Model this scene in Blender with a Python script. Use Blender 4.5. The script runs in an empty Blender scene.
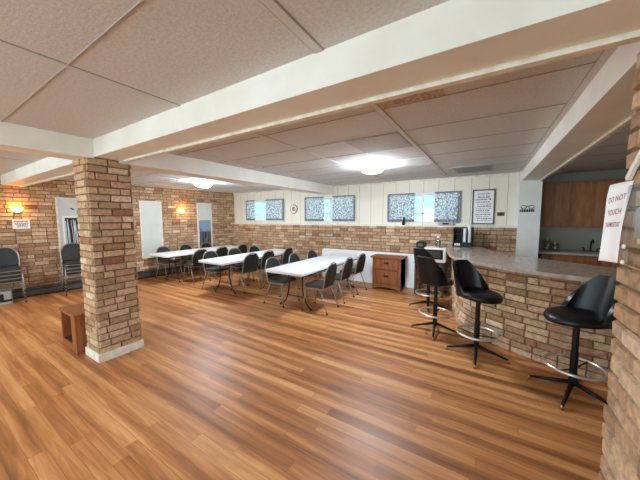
import bpy, bmesh, math, random
from math import sin, cos, pi, radians, hypot
from mathutils import Vector, Matrix
random.seed(7)
S = bpy.context.scene
COL = S.collection

# ------------------------------------------------------------------ helpers
def lin(c):
    return tuple(((v/255)/12.92 if v/255 <= .04045 else ((v/255+.055)/1.055)**2.4) for v in c)

def mat(name, rgb, rough=.5, metal=0., spec=None, emit=None, estr=0.):
    m = bpy.data.materials.new(name); m.use_nodes = True
    b = m.node_tree.nodes['Principled BSDF']
    b.inputs['Base Color'].default_value = (*lin(rgb), 1)
    b.inputs['Roughness'].default_value = rough
    b.inputs['Metallic'].default_value = metal
    if spec is not None: b.inputs['Specular IOR Level'].default_value = spec
    if emit:
        b.inputs['Emission Color'].default_value = (*lin(emit), 1)
        b.inputs['Emission Strength'].default_value = estr
    return m

def nodes(m):
    nt = m.node_tree
    return nt, nt.nodes, nt.links, nt.nodes['Principled BSDF']

def noisy(m, rgb2, scale=8, lo=.35, hi=.65, stretch=(1, 1, 1), bump=0., bscale=None, dist=.01):
    """mix a second colour in by noise, optional bump"""
    nt, N, L, b = nodes(m)
    tc = N.new('ShaderNodeTexCoord'); mp = N.new('ShaderNodeMapping'); mp.inputs['Scale'].default_value = stretch
    L.new(tc.outputs['Object'], mp.inputs[0])
    n = N.new('ShaderNodeTexNoise'); n.inputs['Scale'].default_value = scale; n.inputs['Detail'].default_value = 4
    L.new(mp.outputs[0], n.inputs['Vector'])
    r = N.new('ShaderNodeMapRange'); r.inputs[1].default_value = lo; r.inputs[2].default_value = hi
    L.new(n.outputs['Fac'], r.inputs[0])
    x = N.new('ShaderNodeMix'); x.data_type = 'RGBA'
    x.inputs[6].default_value = b.inputs['Base Color'].default_value; x.inputs[7].default_value = (*lin(rgb2), 1)
    L.new(r.outputs[0], x.inputs[0]); L.new(x.outputs[2], b.inputs['Base Color'])
    if bump:
        n2 = N.new('ShaderNodeTexNoise'); n2.inputs['Scale'].default_value = bscale or scale; n2.inputs['Detail'].default_value = 3
        L.new(mp.outputs[0], n2.inputs['Vector'])
        bp = N.new('ShaderNodeBump'); bp.inputs['Strength'].default_value = bump; bp.inputs['Distance'].default_value = dist
        L.new(n2.outputs['Fac'], bp.inputs['Height']); L.new(bp.outputs[0], b.inputs['Normal'])
    return m

class MB:
    def __init__(s): s.bm = bmesh.new(); s.bev = 0
    def box(s, c, d, rz=0., rot=None):
        M = Matrix.Translation(c) @ (rot.to_4x4() if rot else Matrix.Rotation(rz, 4, 'Z')) @ Matrix.Diagonal((*d, 1))
        bmesh.ops.create_cube(s.bm, size=1, matrix=M); return s
    def b2(s, x0, x1, y0, y1, z0, z1):
        return s.box(((x0+x1)/2, (y0+y1)/2, (z0+z1)/2), (abs(x1-x0), abs(y1-y0), abs(z1-z0)))
    def tube(s, pts, r, closed=False, seg=8, cap=True):
        pts = [Vector(p) for p in pts]; n = len(pts); rings = []
        rr = r if isinstance(r, (list, tuple)) else [r]*n
        prev = None
        for i, p in enumerate(pts):
            if closed: t = pts[(i+1) % n]-pts[i-1]
            else: t = pts[min(i+1, n-1)]-pts[max(i-1, 0)]
            t.normalize()
            if prev is None:
                a = Vector((0, 0, 1)) if abs(t.z) < .9 else Vector((1, 0, 0))
                u = t.cross(a).normalized()
            else:
                u = (prev-t*prev.dot(t)).normalized()
            prev = u; v = t.cross(u)
            rings.append([s.bm.verts.new(p+(u*cos(2*pi*k/seg)+v*sin(2*pi*k/seg))*rr[i]) for k in range(seg)])
        m = n if closed else n-1
        for i in range(m):
            A, B = rings[i], rings[(i+1) % n]
            for k in range(seg):
                s.bm.faces.new((A[k], A[(k+1) % seg], B[(k+1) % seg], B[k]))
        if cap and not closed:
            s.bm.faces.new(rings[0][::-1]); s.bm.faces.new(rings[-1])
        return s
    def lathe(s, prof, c=(0, 0, 0), seg=24, M=None):
        rings = []
        c = Vector(c)
        def P(x, y, z):
            v = Vector((x, y, z))
            return (M @ v if M else v)+c
        for (r, z) in prof:
            if r < 1e-5: rings.append([s.bm.verts.new(P(0, 0, z))])
            else: rings.append([s.bm.verts.new(P(r*cos(2*pi*k/seg), r*sin(2*pi*k/seg), z)) for k in range(seg)])
        for A, B in zip(rings, rings[1:]):
            for k in range(seg):
                a = [A[k % len(A)], A[(k+1) % len(A)], B[(k+1) % len(B)], B[k % len(B)]]
                f = []
                for v in a:
                    if v not in f: f.append(v)
                if len(f) > 2: s.bm.faces.new(f)
        return s
    def prism(s, poly, z0, z1):
        lo = [s.bm.verts.new((x, y, z0)) for x, y in poly]; hi = [s.bm.verts.new((x, y, z1)) for x, y in poly]
        n = len(poly)
        s.bm.faces.new(lo[::-1]); s.bm.faces.new(hi)
        for i in range(n): s.bm.faces.new((lo[i], lo[(i+1) % n], hi[(i+1) % n], hi[i]))
        return s
    def grid(s, f, nu, nv):
        V = [[s.bm.verts.new(f(i/nu, j/nv)) for j in range(nv+1)] for i in range(nu+1)]
        for i in range(nu):
            for j in range(nv):
                s.bm.faces.new((V[i][j], V[i+1][j], V[i+1][j+1], V[i][j+1]))
        return s
    def slab(s, f, nu, nv, th):
        """grid surface given real thickness along +-normal"""
        V = [[Vector(f(i/nu, j/nv)) for j in range(nv+1)] for i in range(nu+1)]
        def nrm(i, j):
            a = V[min(i+1, nu)][j]-V[max(i-1, 0)][j]; b = V[i][min(j+1, nv)]-V[i][max(j-1, 0)]
            q = a.cross(b)
            return q.normalized() if q.length > 1e-9 else Vector((0, 0, 1))
        A = [[s.bm.verts.new(V[i][j]+nrm(i, j)*th/2) for j in range(nv+1)] for i in range(nu+1)]
        B = [[s.bm.verts.new(V[i][j]-nrm(i, j)*th/2) for j in range(nv+1)] for i in range(nu+1)]
        for i in range(nu):
            for j in range(nv):
                s.bm.faces.new((A[i][j], A[i+1][j], A[i+1][j+1], A[i][j+1]))
                s.bm.faces.new((B[i][j+1], B[i+1][j+1], B[i+1][j], B[i][j]))
        for i in range(nu):
            s.bm.faces.new((A[i+1][0], A[i][0], B[i][0], B[i+1][0])); s.bm.faces.new((A[i][nv], A[i+1][nv], B[i+1][nv], B[i][nv]))
        for j in range(nv):
            s.bm.faces.new((A[0][j], A[0][j+1], B[0][j+1], B[0][j])); s.bm.faces.new((A[nu][j+1], A[nu][j], B[nu][j], B[nu][j+1]))
        return s
    def build(s, name, m, parent=None, smooth=False, bevel=0., sub=0, loc=None, rz=None):
        bmesh.ops.recalc_face_normals(s.bm, faces=s.bm.faces)
        if bevel:
            es = [e for e in s.bm.edges if len(e.link_faces) == 2 and e.calc_face_angle(0) > radians(40)]
            bmesh.ops.bevel(s.bm, geom=es, offset=bevel, segments=2, affect='EDGES', clamp_overlap=True)
        me = bpy.data.meshes.new(name); s.bm.to_mesh(me); s.bm.free()
        me.materials.append(m)
        if smooth:
            for p in me.polygons: p.use_smooth = True
            if smooth is not True: me.set_sharp_from_angle(angle=radians(smooth))
        o = bpy.data.objects.new(name, me); COL.objects.link(o)
        if parent: o.parent = parent
        if loc: o.location = loc
        if rz is not None: o.rotation_euler.z = rz
        if sub:
            q = o.modifiers.new('sub', 'SUBSURF'); q.levels = sub; q.render_levels = sub
        return o

def tag(o, label=None, cat=None, group=None, kind=None):
    if label: o['label'] = label
    if cat: o['category'] = cat
    if group: o['group'] = group
    if kind: o['kind'] = kind
    return o

def thing(name, label, cat, loc=(0, 0, 0), rz=0, group=None):
    o = bpy.data.objects.new(name, None); COL.objects.link(o)
    o.empty_display_size = .1
    o.location = loc; o.rotation_euler.z = rz
    return tag(o, label, cat, group)

def dup(root, loc, rz, label, group=None, rx=None):
    r = root.copy(); COL.objects.link(r); r.location = loc; r.rotation_euler.z = rz
    r['label'] = label
    if group: r['group'] = group
    for ch in list(root.children):
        c = ch.copy(); COL.objects.link(c); c.parent = r
        for g in list(ch.children):
            d = g.copy(); COL.objects.link(d); d.parent = c
    return r

def struct(o): o['kind'] = 'structure'; return o

def smooth_path(pts, n=8):
    out = []
    P = [Vector(p) for p in pts]
    for i in range(len(P)-1):
        p0 = P[max(i-1, 0)]; p1 = P[i]; p2 = P[i+1]; p3 = P[min(i+2, len(P)-1)]
        for k in range(n):
            t = k/n
            out.append(.5*((2*p1)+(p2-p0)*t+(2*p0-5*p1+4*p2-p3)*t*t+(3*p1-p0-3*p2+p3)*t**3))
    out.append(P[-1]); return out

# ------------------------------------------------------------------ materials
def brick_mat():
    m = mat('brick', (165, 130, 100), .85, spec=.25); nt, N, L, b = nodes(m)
    at = N.new('ShaderNodeAttribute'); at.attribute_name = 'tone'
    tc = N.new('ShaderNodeTexCoord')
    n = N.new('ShaderNodeTexNoise'); n.inputs['Scale'].default_value = 28; n.inputs['Detail'].default_value = 5
    L.new(tc.outputs['Object'], n.inputs['Vector'])
    r = N.new('ShaderNodeMapRange'); r.inputs[1].default_value = .3; r.inputs[2].default_value = .7
    r.inputs[3].default_value = .72; r.inputs[4].default_value = 1.25
    L.new(n.outputs['Fac'], r.inputs[0])
    x = N.new('ShaderNodeMix'); x.data_type = 'RGBA'; x.blend_type = 'MULTIPLY'; x.inputs[0].default_value = 1
    L.new(at.outputs['Color'], x.inputs[6]); L.new(r.outputs[0], x.inputs[7])
    L.new(x.outputs[2], b.inputs['Base Color'])
    bp = N.new('ShaderNodeBump'); bp.inputs['Strength'].default_value = .5; bp.inputs['Distance'].default_value = .006
    L.new(n.outputs['Fac'], bp.inputs['Height']); L.new(bp.outputs[0], b.inputs['Normal'])
    return m
M_BRICK = brick_mat()

def floor_mat():
    m = mat('plank_floor', (175, 118, 68), .33, spec=.4); nt, N, L, b = nodes(m)
    tc = N.new('ShaderNodeTexCoord')
    br = N.new('ShaderNodeTexBrick'); br.offset = .37; br.offset_frequency = 2
    br.inputs['Scale'].default_value = 1; br.inputs['Brick Width'].default_value = 1.25
    br.inputs['Row Height'].default_value = .092; br.inputs['Mortar Size'].default_value = .0012
    br.inputs['Color1'].default_value = (0, 0, 0, 1); br.inputs['Color2'].default_value = (1, 1, 1, 1); br.inputs['Mortar'].default_value = (.15, .15, .15, 1)
    br.offset = 0
    sp = N.new('ShaderNodeSeparateXYZ'); L.new(tc.outputs['Object'], sp.inputs[0])
    dv = N.new('ShaderNodeMath'); dv.operation = 'DIVIDE'; dv.inputs[1].default_value = .092; L.new(sp.outputs[1], dv.inputs[0])
    fl_ = N.new('ShaderNodeMath'); fl_.operation = 'FLOOR'; L.new(dv.outputs[0], fl_.inputs[0])
    wh = N.new('ShaderNodeTexWhiteNoise'); wh.noise_dimensions = '1D'; L.new(fl_.outputs[0], wh.inputs['W'])
    sx_ = N.new('ShaderNodeMath'); sx_.operation = 'MULTIPLY_ADD'; sx_.inputs[1].default_value = 1.25; L.new(wh.outputs['Value'], sx_.inputs[0]); L.new(sp.outputs[0], sx_.inputs[2])
    cb_ = N.new('ShaderNodeCombineXYZ'); L.new(sx_.outputs[0], cb_.inputs[0]); L.new(sp.outputs[1], cb_.inputs[1])
    L.new(cb_.outputs[0], br.inputs['Vector'])
    mp = N.new('ShaderNodeMapping'); mp.inputs['Scale'].default_value = (1.1, 16, 1)
    L.new(tc.outputs['Object'], mp.inputs[0])
    # shift the grain per plank
    ad = N.new('ShaderNodeVectorMath'); ad.operation = 'MULTIPLY_ADD'; ad.inputs[1].default_value = (7, 13, 5)
    L.new(br.outputs['Color'], ad.inputs[0]); L.new(mp.outputs[0], ad.inputs[2])
    n = N.new('ShaderNodeTexNoise'); n.inputs['Scale'].default_value = 1.6; n.inputs['Detail'].default_value = 6; n.inputs['Distortion'].default_value = 1.2
    L.new(ad.outputs[0], n.inputs['Vector'])
    # broad strips
    mp2 = N.new('ShaderNodeMapping'); mp2.inputs['Scale'].default_value = (.22, 5.0, 1); L.new(tc.outputs['Object'], mp2.inputs[0])
    n2 = N.new('ShaderNodeTexNoise'); n2.inputs['Scale'].default_value = 1.3; n2.inputs['Detail'].default_value = 2
    L.new(mp2.outputs[0], n2.inputs['Vector'])
    a1 = N.new('ShaderNodeMath'); a1.operation = 'MULTIPLY_ADD'; a1.inputs[1].default_value = .17
    L.new(br.outputs['Color'], a1.inputs[0]); 
    a2 = N.new('ShaderNodeMath'); a2.operation = 'MULTIPLY_ADD'; a2.inputs[1].default_value = .46
    L.new(n.outputs['Fac'], a2.inputs[0])
    a3 = N.new('ShaderNodeMath'); a3.operation = 'MULTIPLY'; a3.inputs[1].default_value = .72
    wv = N.new('ShaderNodeTexWave'); wv.bands_direction = 'Y'; wv.inputs['Scale'].default_value = 2.1; wv.inputs['Distortion'].default_value = 1.6; wv.inputs['Detail'].default_value = 2; wv.inputs['Detail Scale'].default_value = .8
    mp3 = N.new('ShaderNodeMapping'); mp3.inputs['Scale'].default_value = (.25, 1, 1); L.new(tc.outputs['Object'], mp3.inputs[0]); L.new(mp3.outputs[0], wv.inputs['Vector'])
    wm = N.new('ShaderNodeMath'); wm.operation = 'MULTIPLY_ADD'; wm.inputs[1].default_value = .17; L.new(wv.outputs['Fac'], wm.inputs[0])
    wn = N.new('ShaderNodeMath'); wn.operation = 'MULTIPLY_ADD'; wn.inputs[1].default_value = .85; wn.inputs[2].default_value = .0; L.new(n2.outputs['Fac'], wn.inputs[0]); L.new(wn.outputs[0], wm.inputs[2])
    L.new(wm.outputs[0], a3.inputs[0]); L.new(a3.outputs[0], a2.inputs[2]); L.new(a2.outputs[0], a1.inputs[2])
    cr = N.new('ShaderNodeValToRGB'); L.new(a1.outputs[0], cr.inputs[0])
    e = cr.color_ramp.elements; e[0].position = .46; e[0].color = (*lin((124, 76, 40)), 1); e[1].position = .88; e[1].color = (*lin((214, 158, 102)), 1)
    k = e.new(.66); k.color = (*lin((176, 113, 63)), 1)
    mx = N.new('ShaderNodeMix'); mx.data_type = 'RGBA'; mx.inputs[7].default_value = (*lin((105, 62, 34)), 1)
    sm = N.new('ShaderNodeMath'); sm.operation = 'MULTIPLY'; sm.inputs[1].default_value = .6
    L.new(br.outputs['Fac'], sm.inputs[0]); L.new(sm.outputs[0], mx.inputs[0]); L.new(cr.outputs[0], mx.inputs[6]); L.new(mx.outputs[2], b.inputs['Base Color'])
    rr = N.new('ShaderNodeMapRange'); rr.inputs[3].default_value = .34; rr.inputs[4].default_value = .52
    L.new(n.outputs['Fac'], rr.inputs[0]); L.new(rr.outputs[0], b.inputs['Roughness'])
    bp = N.new('ShaderNodeBump'); bp.inputs['Strength'].default_value = .25; bp.inputs['Distance'].default_value = .002
    L.new(n.outputs['Fac'], bp.inputs['Height']); L.new(bp.outputs[0], b.inputs['Normal'])
    return m
M_FLOOR = floor_mat()

def panel_mat():
    m = mat('cream_panelling', (232, 225, 208), .5); nt, N, L, b = nodes(m)
    tc = N.new('ShaderNodeTexCoord'); sx = N.new('ShaderNodeSeparateXYZ'); L.new(tc.outputs['Object'], sx.inputs[0])
    d = N.new('ShaderNodeMath'); d.operation = 'DIVIDE'; d.inputs[1].default_value = .305; L.new(sx.outputs[0], d.inputs[0])
    f = N.new('ShaderNodeMath'); f.operation = 'FRACT'; L.new(d.outputs[0], f.inputs[0])
    c = N.new('ShaderNodeMath'); c.operation = 'LESS_THAN'; c.inputs[1].default_value = .03; L.new(f.outputs[0], c.inputs[0])
    x = N.new('ShaderNodeMix'); x.data_type = 'RGBA'; x.inputs[6].default_value = (*lin((232, 225, 208)), 1); x.inputs[7].default_value = (*lin((176, 166, 148)), 1)
    L.new(c.outputs[0], x.inputs[0]); L.new(x.outputs[2], b.inputs['Base Color'])
    return m
M_PANEL = panel_mat()

def curtain_mat():
    m = bpy.data.materials.new('damask_curtain'); m.use_nodes = True
    nt = m.node_tree; N = nt.nodes; L = nt.links; N.clear()
    out = N.new('ShaderNodeOutputMaterial')
    tc = N.new('ShaderNodeTexCoord')
    v = N.new('ShaderNodeTexVoronoi'); v.inputs['Scale'].default_value = 32; v.feature = 'F1'
    L.new(tc.outputs['Object'], v.inputs['Vector'])
    n = N.new('ShaderNodeTexNoise'); n.inputs['Scale'].default_value = 70; n.inputs['Detail'].default_value = 1; L.new(tc.outputs['Object'], n.inputs['Vector'])
    a = N.new('ShaderNodeMath'); a.operation = 'ADD'; L.new(v.outputs['Distance'], a.inputs[0]); L.new(n.outputs['Fac'], a.inputs[1])
    r = N.new('ShaderNodeMapRange'); r.inputs[1].default_value = .98; r.inputs[2].default_value = 1.12; L.new(a.outputs[0], r.inputs[0])
    x = N.new('ShaderNodeMix'); x.data_type = 'RGBA'; x.inputs[6].default_value = (*lin((250, 250, 250)), 1); x.inputs[7].default_value = (*lin((158, 166, 176)), 1)
    L.new(r.outputs[0], x.inputs[0])
    d = N.new('ShaderNodeBsdfDiffuse'); t = N.new('ShaderNodeBsdfTranslucent'); L.new(x.outputs[2], d.inputs[0]); L.new(x.outputs[2], t.inputs[0])
    mx = N.new('ShaderNodeMixShader'); mx.inputs[0].default_value = .6; L.new(d.outputs[0], mx.inputs[1]); L.new(t.outputs[0], mx.inputs[2]); L.new(mx.outputs[0], out.inputs[0])
    return m
M_CURT = curtain_mat()

def glass_mat(name, tint=(235, 248, 252), gl=.08):
    m = bpy.data.materials.new(name); m.use_nodes = True
    nt = m.node_tree; N = nt.nodes; L = nt.links; N.clear()
    out = N.new('ShaderNodeOutputMaterial'); t = N.new('ShaderNodeBsdfTransparent'); t.inputs[0].default_value = (*lin(tint), 1)
    g = N.new('ShaderNodeBsdfGlossy'); g.inputs['Roughness'].default_value = .05
    mx = N.new('ShaderNodeMixShader'); mx.inputs[0].default_value = gl
    L.new(t.outputs[0], mx.inputs[1]); L.new(g.outputs[0], mx.inputs[2]); L.new(mx.outputs[0], out.inputs[0])
    return m
M_GLASS = glass_mat('window_glass'); M_PLEXI = glass_mat('clear_plastic', (246, 247, 246), .06)

M_CEIL = noisy(mat('ceiling_tile', (214, 215, 213), .9, spec=.1), (198, 197, 194), 60, .35, .7, bump=.35, bscale=90, dist=.004)
M_CEILG = noisy(mat('grey_tile', (188, 184, 178), .9), (172, 168, 162), 60)
M_STAIN = noisy(mat('stained_tile', (196, 178, 156), .9), (142, 108, 74), 60, .42, .7)
M_SEAM = mat('ceiling_seam', (206, 205, 201), .8)
M_SEAMD = mat('ceiling_gap', (160, 154, 147), .9)
M_BEAM = noisy(mat('beam_white', (238, 236, 226), .5), (228, 224, 212), 3)
M_WHITE = noisy(mat('white_paint', (236, 234, 226), .5), (228, 226, 218), 4)
M_DULL = mat('off_white_wall', (205, 200, 190), .8)
M_TRIM = noisy(mat('white_trim', (236, 230, 216), .45), (214, 204, 186), 14)
M_TABLE = noisy(mat('white_plastic', (240, 241, 240), .35), (232, 234, 234), 30)
M_DARKMETAL = mat('dark_metal', (52, 50, 48), .4, .6)
M_CHROME = mat('satin_grey_tube', (168, 160, 148), .35, .7)
M_FABRIC = noisy(mat('charcoal_vinyl', (28, 31, 31), .6), (42, 44, 44), 60)
M_SEATF = noisy(mat('grey_seat_vinyl', (48, 50, 50), .5), (66, 67, 67), 60)
M_RUB = mat('black_rubber', (24, 24, 24), .7)
M_BLACK = mat('black_vinyl', (13, 14, 17), .36, spec=.4)
M_BLKMET = mat('black_enamel', (14, 14, 15), .45, spec=.3)
M_SHINY = mat('bright_chrome', (232, 229, 222), .3, .85)
M_BRASS = mat('brass', (190, 150, 90), .3, 1.)
M_OAK = noisy(mat('oak_wood', (150, 88, 44), .4), (114, 60, 28), 4, stretch=(7, 7, 1))
M_OAKD = noisy(mat('dark_oak', (84, 46, 26), .5), (60, 32, 18), 4, stretch=(7, 7, 1))
M_BOXW = noisy(mat('bench_wood', (158, 94, 52), .45), (124, 68, 36), 4, stretch=(7, 7, 1))
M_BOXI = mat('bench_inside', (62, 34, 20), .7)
M_KCAB = noisy(mat('kitchen_cabinet', (166, 110, 70), .5), (142, 90, 54), 4, stretch=(6, 6, 1))
M_KCABD = mat('kitchen_cabinet_gap', (70, 42, 26), .6)
M_STONE = noisy(mat('counter_laminate', (176, 160, 144), .18, spec=.6), (152, 134, 118), 22)
M_HEAT = noisy(mat('heater_grey', (98, 92, 84), .5, .2), (80, 74, 68), 5)
M_GREY = mat('grey_plastic', (168, 164, 158), .5)
M_PANELGREY = noisy(mat('pale_grey_panel', (206, 208, 200), .35), (198, 200, 192), 3)
M_FRAME = mat('dark_frame', (58, 48, 42), .5)
M_PAPER = mat('white_paper', (246, 243, 242), .7)
M_INK = mat('red_purple_ink', (140, 66, 82), .7)
M_TEXT = mat('dark_print', (62, 62, 66), .7)
M_REDTEXT = mat('red_print', (196, 104, 84), .7)
M_PRINT = mat('poster_white', (214, 220, 224), .4)
M_BORDER = noisy(mat('grey_border', (150, 154, 160), .8), (98, 104, 112), 40)
M_CUP = mat('foam_cup', (240, 240, 238), .6)
M_CLOCKWOOD = noisy(mat('clock_face', (196, 130, 100), .5), (226, 198, 176), 18)
M_LAMP = mat('dome_glass', (255, 255, 255), .4, emit=(226, 240, 255), estr=185)
M_SCONCE = mat('amber_glass', (255, 220, 160), .4, emit=(255, 180, 80), estr=75)
M_KWALL = mat('kitchen_wall', (170, 169, 156), .7)
M_KTOP = mat('kitchen_worktop', (180, 172, 160), .4)
M_STEEL = mat('steel', (150, 150, 148), .3, 1.)
M_BROWNPL = mat('brown_plate', (92, 58, 42), .5)
M_CLEAR = glass_mat('bottle_glass', (214, 220, 220), .2)

# ------------------------------------------------------------------ bricks
TONES = [((184, 152, 119), 8), ((174, 140, 108), 7), ((193, 162, 130), 6), ((160, 125, 95), 3), ((150, 102, 76), 1), ((208, 180, 150), 2)]
BAG = [t for t, w in TONES for _ in range(w)]
def jit(c, a=10):
    k = random.uniform(-a, a); return tuple(max(0, min(255, v+k+random.uniform(-3, 3))) for v in c)

class Bricks:
    def __init__(s, mortar=(116, 90, 70)):
        s.bm = bmesh.new(); s.lay = s.bm.loops.layers.float_color.new('tone'); s.mortar = mortar
    def paint(s, f, c):
        c = (*lin(c), 1)
        for l in f.loops: l[s.lay] = c
    def quad(s, pts, c):
        f = s.bm.faces.new([s.bm.verts.new(p) for p in pts]); s.paint(f, c); return f
    def face(s, path, z0, z1, course=.077, length=.218, gap=.011, proud=.009, bag=BAG, phase=0., mortar=True, holes=()):
        """path(u)->(point2d, outward normal2d, L). courses of bricks along a path"""
        L = path(None)
        P = lambda u, z, o: (lambda pn: Vector((pn[0][0]+pn[1][0]*o, pn[0][1]+pn[1][1]*o, z)))(path(u))
        if mortar:
            n = max(1, int(L/.12))
            for i in range(n):
                a, b = L*i/n, L*(i+1)/n
                s.quad([P(a, z0, 0), P(b, z0, 0), P(b, z1, 0), P(a, z1, 0)], s.mortar)
        r = 0; z = z0
        while z < z1-.02:
            u = -random.uniform(.0, .04)-(length/2 if r % 2 else 0)-phase
            while u < L:
                w = length if random.random() > .14 else length*.5
                a, b = max(u+gap/2, 0.0), min(u+w-gap/2, L)
                t0, t1 = z+gap/2, min(z+course-gap/2, z1)
                u += w
                if b-a < .03 or t1-t0 < .015: continue
                um, zm = (a+b)/2, (t0+t1)/2
                if any(h[0] < um < h[1] and h[2] < zm < h[3] for h in holes): continue
                o = proud+random.uniform(-.004, .004); c = jit(random.choice(bag)); k = .005
                B = [P(a, t0, 0), P(b, t0, 0), P(b, t1, 0), P(a, t1, 0)]
                F = [P(a+k, t0+k, o), P(b-k, t0+k, o), P(b-k, t1-k, o), P(a+k, t1-k, o)]
                for v in F: v += Vector((random.uniform(-.002, .002), random.uniform(-.002, .002), random.uniform(-.002, .002)))
                bv = [s.bm.verts.new(p) for p in B]; fv = [s.bm.verts.new(p) for p in F]
                s.paint(s.bm.faces.new(fv), c)
                for i in range(4): s.paint(s.bm.faces.new((bv[i], bv[(i+1) % 4], fv[(i+1) % 4], fv[i])), c)
            z += course; r += 1
        return s
    def build(s, name, parent=None):
        me = bpy.data.meshes.new(name); s.bm.to_mesh(me); s.bm.free(); me.materials.append(M_BRICK)
        o = bpy.data.objects.new(name, me); COL.objects.link(o)
        if parent: o.parent = parent
        return o

def straight(a, b):
    a, b = Vector(a), Vector(b); d = b-a; L = d.length; d /= L; n = Vector((d.y, -d.x))
    return lambda u: L if u is None else (a+d*u, n)      # outward normal to the right of travel

def curve(pts):
    P = [Vector(p) for p in pts]; ls = [0]
    for p, q in zip(P, P[1:]): ls.append(ls[-1]+(q-p).length)
    def f(u):
        if u is None: return ls[-1]
        for i in range(len(P)-1):
            if u <= ls[i+1] or i == len(P)-2: break
        t = (u-ls[i])/(ls[i+1]-ls[i]); d = (P[i+1]-P[i]).normalized()
        return (P[i].lerp(P[i+1], t), Vector((d.y, -d.x)))
    return f

# ------------------------------------------------------------------ the room
CZ = 2.40
struct(MB().b2(-9, 4.4, -3.8, 7.2, -.1, 0).build('floor', M_FLOOR))
ceil = struct(MB().b2(-9, 4.4, -3.8, 7.2, CZ, CZ+.1).build('ceiling', M_CEIL))
sm = MB(); sd = MB()
for k in range(-6, 5):
    x = -.74+1.22*k
    if x < -8.2: continue
    for y0, y1 in ((-3.6, 1.19), (1.45, 6.27)):
        if k == -2 and y0 < 0: continue
        sm.b2(x-.022, x+.022, y0, y1, CZ-.006, CZ+.002)
        sd.b2(x-.028, x-.022, y0, y1, CZ-.003, CZ+.002); sd.b2(x+.022, x+.028, y0, y1, CZ-.003, CZ+.002)
ys = [.57-.61*k for k in range(0, 7)]+[2.055+.61*k for k in range(0, 7)]
for y in ys:
    sd.b2(-8.2, 4.2, y-.005, y+.005, CZ-.004, CZ+.002)
sm.build('seam_strip', M_SEAM, ceil); sd.build('seam_gap', M_SEAMD, ceil)
MB().b2(-1.35, -.77, 2.68, 3.25, CZ-.008, CZ).build('grey_tile', M_CEILG, ceil)
MB().b2(-.70, -.28, 1.83, 2.04, CZ-.006, CZ).build('stained_tile', M_STAIN, ceil)

# left wall, slightly out of square
A = Vector((-7.36, 6.2)); DL = Vector((-.54, -5)).normalized(); NL = Vector((-DL.y, DL.x))   # NL points into the room
ANG = math.atan2(DL.y, DL.x)
def LW(s, off=0, z=0): p = A+DL*s+NL*off; return (p.x, p.y, z)
wl = struct(Bricks().face(straight(A+DL*9.9, A-DL*.1), 0, CZ, holes=()).build('wall_left'))
LROT = ANG+pi      # local x runs towards the back wall, local -y into the room? (checked below)
# local frame: x axis = -DL (towards back wall), y axis = into wall
def lthing(name, label, cat, s, z, off=0, group=None):
    return thing(name, label, cat, LW(s, off, z), ANG+pi, group)
# backing so no light leaks
MB().box((*(A+DL*4.9-NL*.09), 1.2), (10.2, .14, 2.5), ANG).build('backing', M_DULL, wl)

# back wall: brick wainscot, ledge and cream panelling with three windows
YB, YU = 6.15, 6.27
wb = struct(Bricks().face(straight((-7.45, YB), (.5, YB)), 0, 1.37).build('wall_back'))
WIN = [(-6.72, -5.17, 1.475, 2.125), (-4.37, -2.86, 1.46, 2.125), (-1.99, -.50, 1.45, 2.10)]
up = MB()
xs = [-7.5]+[v for w in WIN for v in w[:2]]+[.5]
for i in range(0, len(xs), 2): up.b2(xs[i], xs[i+1], YU, YU+.14, 1.37, CZ)
for w in WIN:
    up.b2(w[0], w[1], YU, YU+.14, w[3], CZ); up.b2(w[0], w[1], YU, YU+.14, 1.37, w[2])
up.build('panelling', M_PANEL, wb)
MB().b2(-7.4, .5, YB-.025, YU, 1.368, 1.395).build('ledge', M_TRIM, wb)
MB().b2(-7.4, .5, YB+.01, YU+.14, 0, 1.368).build('backing', M_DULL, wb)
MB().b2(-7.4, .5, YU-.02, YU, CZ-.035, CZ).build('crown_strip', M_TRIM, wb)
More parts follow.
